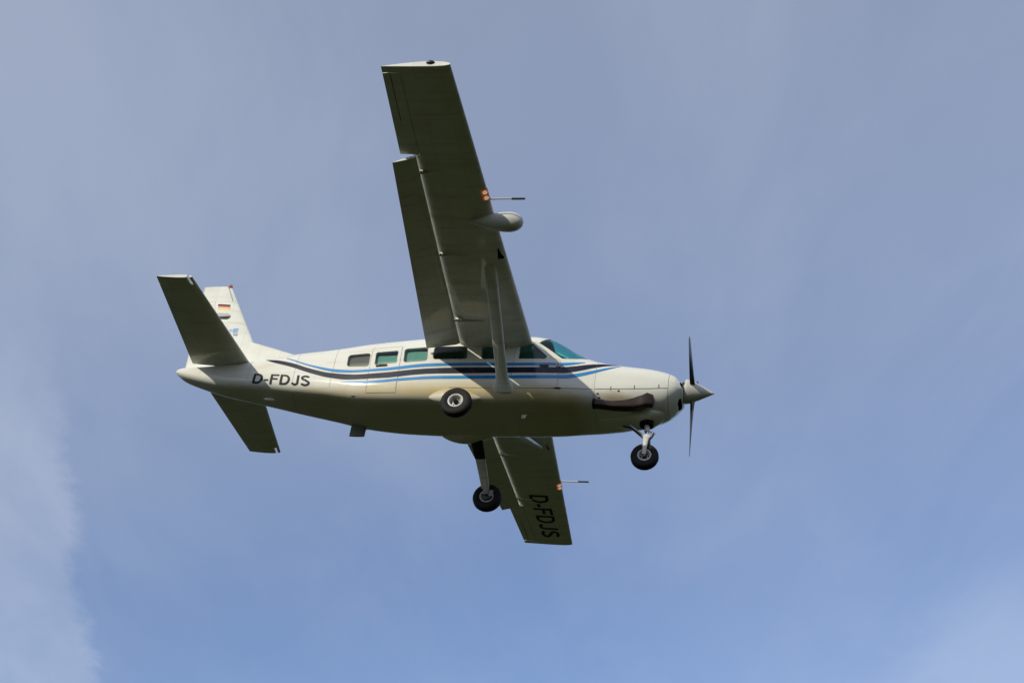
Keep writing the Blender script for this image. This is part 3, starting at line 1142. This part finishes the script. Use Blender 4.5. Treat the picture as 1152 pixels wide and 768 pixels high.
def make_wing(s):
    mb = MB(M_WHITE, M_SEAM, M_BLACK, M_DARKIN, M_GREY)
    wing_loft(mb, list(np.linspace(.60, 5.928, 14)), 0, .843, .708, s)
    wing_loft(mb, list(np.linspace(5.932, 7.806, 6)), 0, .745, .735, s)
    wing_loft(mb, [7.810, 7.86, 7.915, 7.935, 7.943], 0, 1, 1, s, scale=[1, 1, 1, .93, .80])
    # panel seams on the under surface
    for y in (4.15, 6.9):
        for x0, x1 in ((.05, .70),):
            vs = []
            for i in range(11):
                xc = x0 + (x1 - x0) * i / 10
                for d in (-.0025, .0025):
                    st = wing_st(y + d)
                    vs.append(wing_low(st[0] - xc * st[2], y + d, s, .003))
            mb.add(vs, [(2 * i, 2 * i + 1, 2 * i + 3, 2 * i + 2) for i in range(10)], 1)
    # black recessed vent beside the strut
    tri = [(-3.87, 3.60), (-3.755, 3.42), (-3.80, 3.30), (-3.90, 3.31)] if s < 0 else [(-3.87, 3.25), (-3.755, 3.10), (-3.90, 2.98)]
    mb.add([wing_low(x, y, s, .004) for x, y in tri], [tuple(range(len(tri)))], 3, False)
    if s > 0:
        q_, f_ = glyphs('D-FDJS')
        vs = []
        for u, v in q_:
            y = 5.34 + (7.52 - 5.34) * u
            x = -4.655 + .45 * v
            vs.append(wing_low(x, y, s, .005))
        mb.add(vs, f_, 2)
    w = mb.build('wing', sharp=32)
    w['label'] = ('starboard wing, nearest to the camera, with a pod on its leading edge' if s < 0 else 'port wing with the registration in black letters underneath')
    # aileron
    a = MB(M_WHITE, M_SEAM)
    rg = []
    for y in np.linspace(5.965, 7.795, 6):
        th = wing_st(y)[4]
        lp = foil_loop(.752, 1, 1, th, CAM, 14)
        mid = sum(foil(.752, th, CAM)) / 2
        hh = (foil(.752, th, CAM)[0] - foil(.752, th, CAM)[1]) / 2
        k = 14
        nose = [(.752 - hh * .5 * math.sin(math.pi * j / 6), mid + hh * math.cos(math.pi * j / 6)) for j in range(1, 6)]
        rg.append([wing_pt(y, x, z, s) for x, z in lp[:k] + nose + lp[k:]])
    a.loft(rg)
    # trim tab outline
    vs = []
    for i in range(9):
        y = 6.75 + (7.79 - 6.75) * i / 8
        st = wing_st(y)
        for xc in (.885, .895):
            vs.append(wing_low(st[0] - xc * st[2], y, s, .003))
    a.add(vs, [(2 * i, 2 * i + 1, 2 * i + 3, 2 * i + 2) for i in range(8)], 1)
    a.build('aileron', w)
    # flap, a slotted surface of its own, lowered about ten degrees
    fl = MB(M_WHITE)
    rg = []
    for q in np.linspace(0, 1, 9):
        y = .90 + (5.925 - .90) * q
        st = wing_st(y)
        nose = wing_pt(y, .788, foil(.788, st[4], CAM)[1] - .028, s)
        te = Vector((-5.735 + (5.735 - 5.372) * q, s * y, .375 + (.712 - .375) * q))
        d = (te - nose)
        d.y = 0
        c = d.length
        d.normalize()
        up = Vector((-d.z, 0, d.x))
        if up.z < 0:
            up = -up
        hh = .145
        pts = [(.17 - .17 * math.sin(math.pi * k / 16), hh / 2 - hh / 2 * math.cos(math.pi * k / 16)) for k in range(17)]
        pts += [(.17 + .83 * k / 14, hh * (1 - (k / 14) ** 1.25) + .006) for k in range(1, 15)]
        pts += [(1 - .83 * k / 10, 0) for k in range(0, 10)]
        rg.append([nose + d * (x * c) + up * (z * c) for x, z in pts])
    fl.loft(rg)
    f = fl.build('flap', w)
    # flap hinge fairings
    for y in (1.58, 3.43, 5.54):
        st = wing_st(y)
        hb = MB(M_WHITE)
        rg = []
        x_a, x_b = st[0] - .44 * st[2], st[0] - 1.02 * st[2]
        for i in range(9):
            u = i / 8
            x = x_a + (x_b - x_a) * u
            zc = wing_low(x, y, s, 0).z - .012 * math.sin(math.pi * min(1, u * 1.05)) - .05 * max(0, u - .5)
            hw = .010 * math.sin(math.pi * (.06 + .88 * u)) + .002
            hh = .030 * math.sin(math.pi * (.05 + .9 * u)) + .004
            rg.append([Vector((x, s * y + hw * math.cos(k * math.pi / 6), zc + hh * math.sin(k * math.pi / 6))) for k in range(12)])
        hb.loft(rg)
        hb.build('flap_hinge', w)
        hb = MB(M_STEEL)
        xx = st[0] - .735 * st[2]
        z0 = wing_low(xx, y, s, 0).z
        hb.box((xx, s * (y + .04), z0 - .0), (.14, .035, .05))
        hb.tube((xx - .02, s * (y + .015), z0 - .02), (xx - .02, s * (y + .075), z0 - .02), .022, n=10)
        hb.build('flap_bracket', w)
    # pitot tube
    pb = MB(M_STEEL, M_DARKMETAL)
    b0 = Vector((-3.84, s * 4.79, .862))
    pb.tube(b0, (-3.175, s * 4.79, .862), .016, .014, 10, 0)
    pb.tube((-3.42, s * 4.79, .862), (-3.175, s * 4.79, .862), .0215, .020, 10, 1)
    pb.build('pitot_tube', w)
    # landing lights in the leading edge
    for y in (4.885, 5.02):
        st = wing_st(y)
        lb = MB(M_ORANGE, M_LAMPW)
        rg = []
        for dy in (-.062, .062):
            th = wing_st(y + dy)[4]
            rg.append([wing_pt(y + dy, x - .007, z, s) for x, z in foil_loop(0, .020, .085, th * 1.04, CAM, 10)])
        lb.loft(rg, 0)
        pc = wing_pt(y, .018, foil(.018, st[4], CAM)[1] - .004, s)
        pc = wing_pt(y, .030, foil(.030, st[4], CAM)[1] - .004, s)
        lb.lathe(pc, (.45, 0, -.9), [(-.03, .040), (.010, .044), (.018, .030), (.022, .004)], 18, 1)
        lb.build('landing_light', w)
    # navigation light at the tip
    nb = MB(M_DARKMETAL, M_CHROME, M_BEACON if s > 0 else M_DARKIN)
    p0 = wing_pt(7.943, .30, .035, s)
    nb.lathe(p0 + Vector((-.06, s * .005, 0)), (1, 0, 0), [(0, .01), (.03, .035), (.08, .04), (.12, .03), (.15, .008)], 16, 0)
    nb.lathe(p0 + Vector((-.05, s * .02, .0)), (1, 0, 0), [(0, .01), (.02, .026), (.05, .02), (.06, .004)], 12, 1)
    nb.build('navigation_light', w)
    # lift strut
    sb = MB(M_WHITE)
    p0, p1 = Vector((-4.06, s * .74, -.50)), Vector((-4.085, s * 3.14, .69))
    dd = (p1 - p0).normalized()
    nrm = Vector((0, -dd.z * s, abs(dd.y)))
    rg = []
    for q, c, t_ in ((0, .46, .20), (.03, .40, .17), (.07, .30, .115), (.12, .245, .095), (.25, .235, .09), (.8, .235, .09), (.93, .24, .09), (1.0, .24, .09)):
        o = p0 + (p1 - p0) * q
        pts = []
        for j in range(28):
            a_ = 2 * math.pi * j / 28
            pts.append(o + Vector((c / 2 * math.cos(a_), 0, 0)) + nrm * (t_ / 2 * math.sin(a_) * (1 + .25 * math.cos(a_))))
        rg.append(pts)
    sb.loft(rg)
    so = sb.build('wing_strut')
    return w


wing_r = make_wing(-1)
wing_l = make_wing(1)

# weather radar pod on the starboard leading edge
mb = MB(M_POD)
prof = []
L_ = 1.02
for i in range(34):
    u = i / 33
    x = u * L_
    if u < .26:
        r = .185 * math.sqrt(max(0, 1 - (1 - u / .26) ** 2))
    else:
        v = (u - .26) / .74
        r = .185 * (1 - v ** 1.9)
    prof.append((x, r))
mb.lathe((-3.245, -4.36, .68), (-1, 0, .02), prof, 36)
mb.build('radar_pod', wing_r)

# ------------------------------------------------------------------ tail


def sym_loop(a, b_, th, n=18):
    return foil_loop(a, b_, b_, th, 0.0, n)


def tail_st(y):
    q = (y - .32) / (3.15 - .32)
    xle = -9.712 + (-10.025 + 9.712) * q
    xte = -11.0 + (11.0 - 10.771) * q
    return xle, xle - xte


def tail_pt(y, xc, zc, s):
    xle, c = tail_st(y)
    return Vector((xle - xc * c, s * y, .400 + zc * c))


def make_tail(s):
    mb = MB(M_WHITE, M_SEAM)
    TH = .105
    mb.loft([[tail_pt(y, x, z, s) for x, z in sym_loop(0, .58, TH)] for y in np.linspace(.05, 2.925, 7)])
    mb.loft([[tail_pt(y, x, z, s) for x, z in sym_loop(0, .075, TH)] for y in (2.92, 3.0, 3.10, 3.14)])
    o = mb.build('tailplane')
    o['label'] = 'starboard tailplane, in front of the fin' if s < 0 else 'port tailplane, seen below the tail cone'
    e = MB(M_WHITE)

    def el(y):
        u = foil(.592, TH, 0)[0]
        lp = sym_loop(.592, 1, TH, 12)
        nose = [(.592 - u * .6 * math.sin(math.pi * j / 6), u * math.cos(math.pi * j / 6)) for j in range(1, 6)]
        return [tail_pt(y, x, z, s) for x, z in lp[:12] + nose + lp[12:]]
    e.loft([el(y) for y in np.linspace(.235, 2.925, 7)])

    def horn(y, k=1):
        u = foil(.16, TH, 0)[0]
        lp = sym_loop(.16, 1, TH, 16)
        nose = [(.16 - u * .5 * math.sin(math.pi * j / 6), u * math.cos(math.pi * j / 6)) for j in range(1, 6)]
        return [tail_pt(y, x, z * k, s) for x, z in lp[:16] + nose + lp[16:]]
    e.loft([horn(2.93), horn(3.05), horn(3.135), horn(3.15, .9)])
    e.build('elevator', o)
    return o


tail_r = make_tail(-1)
tail_l = make_tail(1)


def fin_st(z):
    xle = -9.878 - .5775 * (z - 1.117)
    xte = -11.264 - .0679 * (z - .373)
    return xle, xle - xte


def fin_pt(z, xc, yc):
    xle, c = fin_st(z)
    return Vector((xle - xc * c, yc * c, z))


FTH = .085
mb = MB(M_WHITE, M_SEAM, M_BLACK, M_RED, M_GOLD, M_GREY, M_LBLUE, M_DBLUE)
mb.loft([[fin_pt(z, x, y) for x, y in sym_loop(0, .60, FTH)] for z in np.linspace(.36, 2.235, 8)])
mb.loft([[fin_pt(z, x, y) for x, y in sym_loop(0, .10, FTH)] for z in (2.23, 2.4, 2.6, 2.66)])
# dorsal fillet
rg = []
for x in np.linspace(-8.55, -9.93, 16):
    u = (-8.55 - x) / 1.38
    base = sec(x)[1] - .10
    top = .70 + (1.15 - .70) * u ** .9 if u > 0 else .66
    top = max(top, sec(x)[1] + .012)
    hw = .05 + .01 * u
    rg.append([Vector((x, -hw * 2.2, base)), Vector((x, -hw * 1.3, base + (top - base) * .5)), Vector((x, -hw, top - .04)), Vector((x, -hw * .5, top - .008)), Vector((x, 0, top)), Vector((x, hw * .5, top - .008)), Vector((x, hw, top - .04)), Vector((x, hw * 1.3, base + (top - base) * .5)), Vector((x, hw * 2.2, base))])
mb.loft(rg)


def fin_y(x, z, off=.005):
    xle, c = fin_st(z)
    xc = min(max((xle - x) / c, .002), .999)
    return -foil(xc, FTH, 0)[0] * c - off


def fin_patch(poly, mi, off=.005, tgt=None):
    (tgt or mb).add([Vector((x, fin_y(x, z, off), z)) for x, z in poly], [tuple(range(len(poly)))], mi, False)


fx = (-10.952, -10.662)
for i, mi in enumerate((2, 3, 4)):
    z1 = 2.165 - i * .046
    fin_patch([(fx[0] + .012 * i - .0, z1 - .046), (fx[1] + .012 * i, z1 - .066), (fx[1] + .012 * i - .0, z1 - .020), (fx[0] + .012 * i, z1)], mi)
# dark rounded badge below the flag
bp = [(-10.95, 1.915), (-10.66, 1.905), (-10.60, 1.875), (-10.575, 1.83)]
fin_patch(bp + [(-10.95, 1.815)], 5)
fin_patch([(-10.95, 1.812), (-10.575, 1.827), (-10.585, 1.775), (-10.62, 1.745), (-10.66, 1.735), (-10.95, 1.755)], 2)
for txt, x0, x1, z0, z1, mi in (('E', -10.415, -10.300, 1.365, 1.480, 6), ('N', -10.375, -10.290, 1.275, 1.340, 7)):
    q_, f_ = text_mesh(txt, .035, 1)
    mb.add([Vector((x0 + (x1 - x0) * u, fin_y(x0 + (x1 - x0) * u, z0 + (z1 - z0) * v), z0 + (z1 - z0) * v)) for u, v in q_], f_, mi, False)
fin_patch([(-10.53, 1.40), (-10.44, 1.40), (-10.44, 1.415), (-10.53, 1.415)], 6)
fin_patch([(-10.50, 1.44), (-10.43, 1.44), (-10.43, 1.455), (-10.50, 1.455)], 6)
fin = mb.build('fin')
fin['label'] = 'white fin with small black, red and gold flag'
r = MB(M_WHITE)


def rud(z, a0, n=12):
    u = foil(a0, FTH, 0)[0]
    lp = sym_loop(a0, 1, FTH, n)
    nose = [(a0 - u * .5 * math.sin(math.pi * j / 6), u * math.cos(math.pi * j / 6)) for j in range(1, 6)]
    return [fin_pt(z, x, y) for x, y in lp[:n] + nose + lp[n:]]


r.loft([rud(z, .612) for z in np.linspace(.38, 2.235, 8)])
r.loft([rud(z, .135, 16) for z in (2.24, 2.4, 2.6, 2.665)])
r.build('rudder', fin)
b = MB(M_RED, M_BEACON)
tp = fin_pt(2.66, .06, 0)
b.lathe(tp, (0, 0, 1), [(-.01, .05), (.015, .05), (.03, .045), (.06, .035), (.075, .004)], 18, 1)
b.build('beacon', fin)

# ------------------------------------------------------------------ landing gear


def wheel(c, R, wd, outb, parent):
    tb = MB(M_RUBBER)
    c = Vector(c)
    ax = Vector((0, 1, 0))
    ri = R * .46
    h = wd / 2
    prof = [(-h * .62, ri), (-h * .80, ri + .012), (-h * .97, R * .68), (-h, R * .76), (-h * .93, R * .87), (-h * .76, R * .95), (-h * .5, R * .985), (-h * .42, R * .995)]
    for g in (-.26, -.09, .09, .26):
        prof += [(h * (g - .035), R * .999), (h * (g - .02), R * .972), (h * (g + .02), R * .972), (h * (g + .035), R * .999)]
    prof += [(h * .42, R * .995), (h * .5, R * .985), (h * .76, R * .95), (h * .93, R * .87), (h, R * .76), (h * .97, R * .68), (h * .80, ri + .012), (h * .62, ri)]
    tb.lathe(c, ax, prof, 56, 0, False)
    tb.build('tyre', parent, sharp=30)
    rb = MB(M_RIM, M_DARKMETAL, M_DARKIN)
    for s in (-1, 1):
        rb.lathe(c, Vector((0, s, 0)), [(h * .02, .01), (h * .30, ri * .22), (h * .12, ri * .34), (h * .06, ri * .62), (h * .22, ri * .76), (h * .80, ri * .84), (h * .90, ri * .95), (h * .86, ri * 1.07), (h * .66, ri * 1.02)], 36, 0, False)
        rb.lathe(c, Vector((0, s, 0)), [(h * .2, .05 * R / .3), (h * .58, .045 * R / .3), (h * .62, .03 * R / .3), (h * .63, .004)], 20, 2)
        for k in range(6):
            a = k * math.pi / 3
            pc = c + Vector((math.cos(a) * ri * .62, s * h * .08, math.sin(a) * ri * .50))
            rb.lathe(pc, Vector((0, s, 0)), [(0, .016), (.018, .015), (.022, .004)], 10, 1)
    rb.build('rim', parent, sharp=30)


for s in (-1, 1):
    mb = MB(M_WHITE, M_BOOT)
    top, axl = Vector((-4.83, s * .66, -.735)), Vector((-4.70, s * 1.545, -1.37))

    def leg_ring(q, cx, th):
        o = top + (axl - top) * q
        d = (axl - top).normalized()
        n = d.cross(Vector((1, 0, 0))).normalized()
        bow = n * (.035 * math.sin(math.pi * q)) * (1 if n.z > 0 else -1)
        return [o + bow + Vector((cx / 2 * math.copysign(abs(math.cos(a)) ** .6, math.cos(a)), 0, 0)) + n * (th / 2 * math.copysign(abs(math.sin(a)) ** .6, math.sin(a))) for a in [2 * math.pi * (k + .5) / 24 for k in range(24)]]
    mb.loft([leg_ring(q, .25 - .085 * q, .075 - .02 * q) for q in np.linspace(.40, 1, 10)], 0)
    mb.loft([leg_ring(q, .262 - .085 * q + .03 * max(0, .15 - q), .088 - .02 * q) for q in np.linspace(0, .41, 6)], 1)
    leg = mb.build('main_landing_gear')
    leg['label'] = ('starboard main gear leg and wheel in front of the belly' if s < 0 else 'port main gear leg hanging below the belly with black boot')
    ab = MB(M_STEEL)
    ab.tube((-4.67, s * 1.52, -1.47), (-4.67, s * 1.69, -1.495), .032, n=12)
    ab.box((-4.685, s * 1.555, -1.43), (.11, .05, .16))
    ab.build('axle', leg)
    bb = MB(M_DARKMETAL, M_STEEL)
    bb.lathe((-4.67, s * 1.60, -1.5), (0, -s, 0), [(-.04, .115), (.0, .115), (.01, .10)], 26, 0)
    bb.box((-4.58, s * 1.605, -1.46), (.09, .07, .14), 1)
    bb.path([(-4.72, s * 1.53, -1.30), (-4.74, s * 1.56, -1.38), (-4.70, s * 1.60, -1.44)], [.009] * 3, 8)
    bb.build('brake', leg)
    wheel((-4.67, s * 1.715, -1.5), .303, .205, s, leg)
    fb = MB(M_BODY)
    rg = []
    for u in np.linspace(0.0, 1.0, 18):
        x = -5.62 + 1.20 * u
        k = max(.02, math.sin(math.pi * u ** .88)) ** .8
        cy, cz = .655, -.635
        rg.append([Vector((x, s * (cy + (.175 * k) * math.copysign(abs(math.cos(a)) ** .8, math.cos(a))), cz - .025 * k + .175 * k * math.copysign(abs(math.sin(a)) ** .8, math.sin(a)))) for a in [2 * math.pi * j / 28 for j in range(28)]])
    fb.loft(rg)
    fb.build('gear_fairing', leg)

mb = MB(M_STEEL, M_CHROME, M_RIM, M_DARKMETAL)
mb.tube((-1.275, 0, -.66), (-1.262, 0, -.92), .052, .050, 16, 2)
mb.tube((-1.262, 0, -.90), (-1.252, 0, -1.06), .036, .036, 16, 1)
mb.tube((-1.255, 0, -1.00), (-1.25, 0, -1.10), .058, .062, 16, 2)
ng_ = mb.build('nose_landing_gear')
ng_['label'] = 'nose gear with pale fork and small wheel below the cowling'
f = MB(M_RIM)
for s in (-1, 1):
    f.path([(-1.25, s * .03, -1.06), (-1.25, s * .105, -1.12), (-1.252, s * .135, -1.24), (-1.259, s * .138, -1.38), (-1.262, s * .138, -1.52)], [.055, .062, .050, .042, .036], 14, 0, .55)
f.box((-1.25, 0, -1.10), (.13, .22, .07))
f.tube((-1.259, -.155, -1.5), (-1.259, .155, -1.5), .025, n=12)
f.build('fork', ng_, sharp=40)
f = MB(M_RIM, M_DARKMETAL)
f.path([(-1.22, -.02, -.92), (-1.10, -.03, -.985), (-1.13, -.03, -1.0)], [.022, .022, .02], 10, 0, .8)
f.path([(-1.12, -.03, -.96), (-1.15, -.035, -1.06), (-1.20, -.04, -1.13)], [.026, .022, .024], 10, 1, .8)
f.build('torque_link', ng_)
f = MB(M_DARKMETAL, M_STEEL)
f.path([(-1.74, 0, -.80), (-1.55, 0, -.85), (-1.40, 0, -.98), (-1.29, 0, -1.07)], [.020, .026, .03, .034], 12, 0)
f.tube((-1.60, -.03, -.79), (-1.31, -.04, -1.03), .014, n=8, mi=1)
f.build('drag_link', ng_)
wheel((-1.259, 0, -1.5), .272, .19, -1, ng_)
f = MB(M_DARKIN)
f.lathe((-1.28, 0, -.752), (0, 0, -1), [(-.05, .14), (.03, .135), (.035, .06)], 24)
f.build('strut_well', ng_)

# ------------------------------------------------------------------ small things on the belly
mb = MB(M_OLIVE)
rg = []
for q in (0, .5, 1):
    rg.append([Vector((-7.27 + .165 * math.cos(a), .40 + .018 * math.sin(a), -.55 - .375 * q)) for a in [2 * math.pi * k / 16 for k in range(16)]])
mb.loft(rg)
mb.build('ventral_blade')
mb = MB(M_WHITE)
mb.loft([[Vector((-3.66 - .03 * q + (.055 - .02 * q) * math.cos(a), -.30 + .010 * math.sin(a), -.78 - .085 * q)) for a in [2 * math.pi * k / 12 for k in range(12)]] for q in (0, .6, 1)])
mb.build('drain_mast')
mb = MB(M_WHITE)
mb.lathe((-9.0, -.10, -.415), (-1, 0, .16), [(0, .004), (.06, .03), (.16, .035), (.24, .02), (.28, .003)], 14)
mb.build('tail_blister')
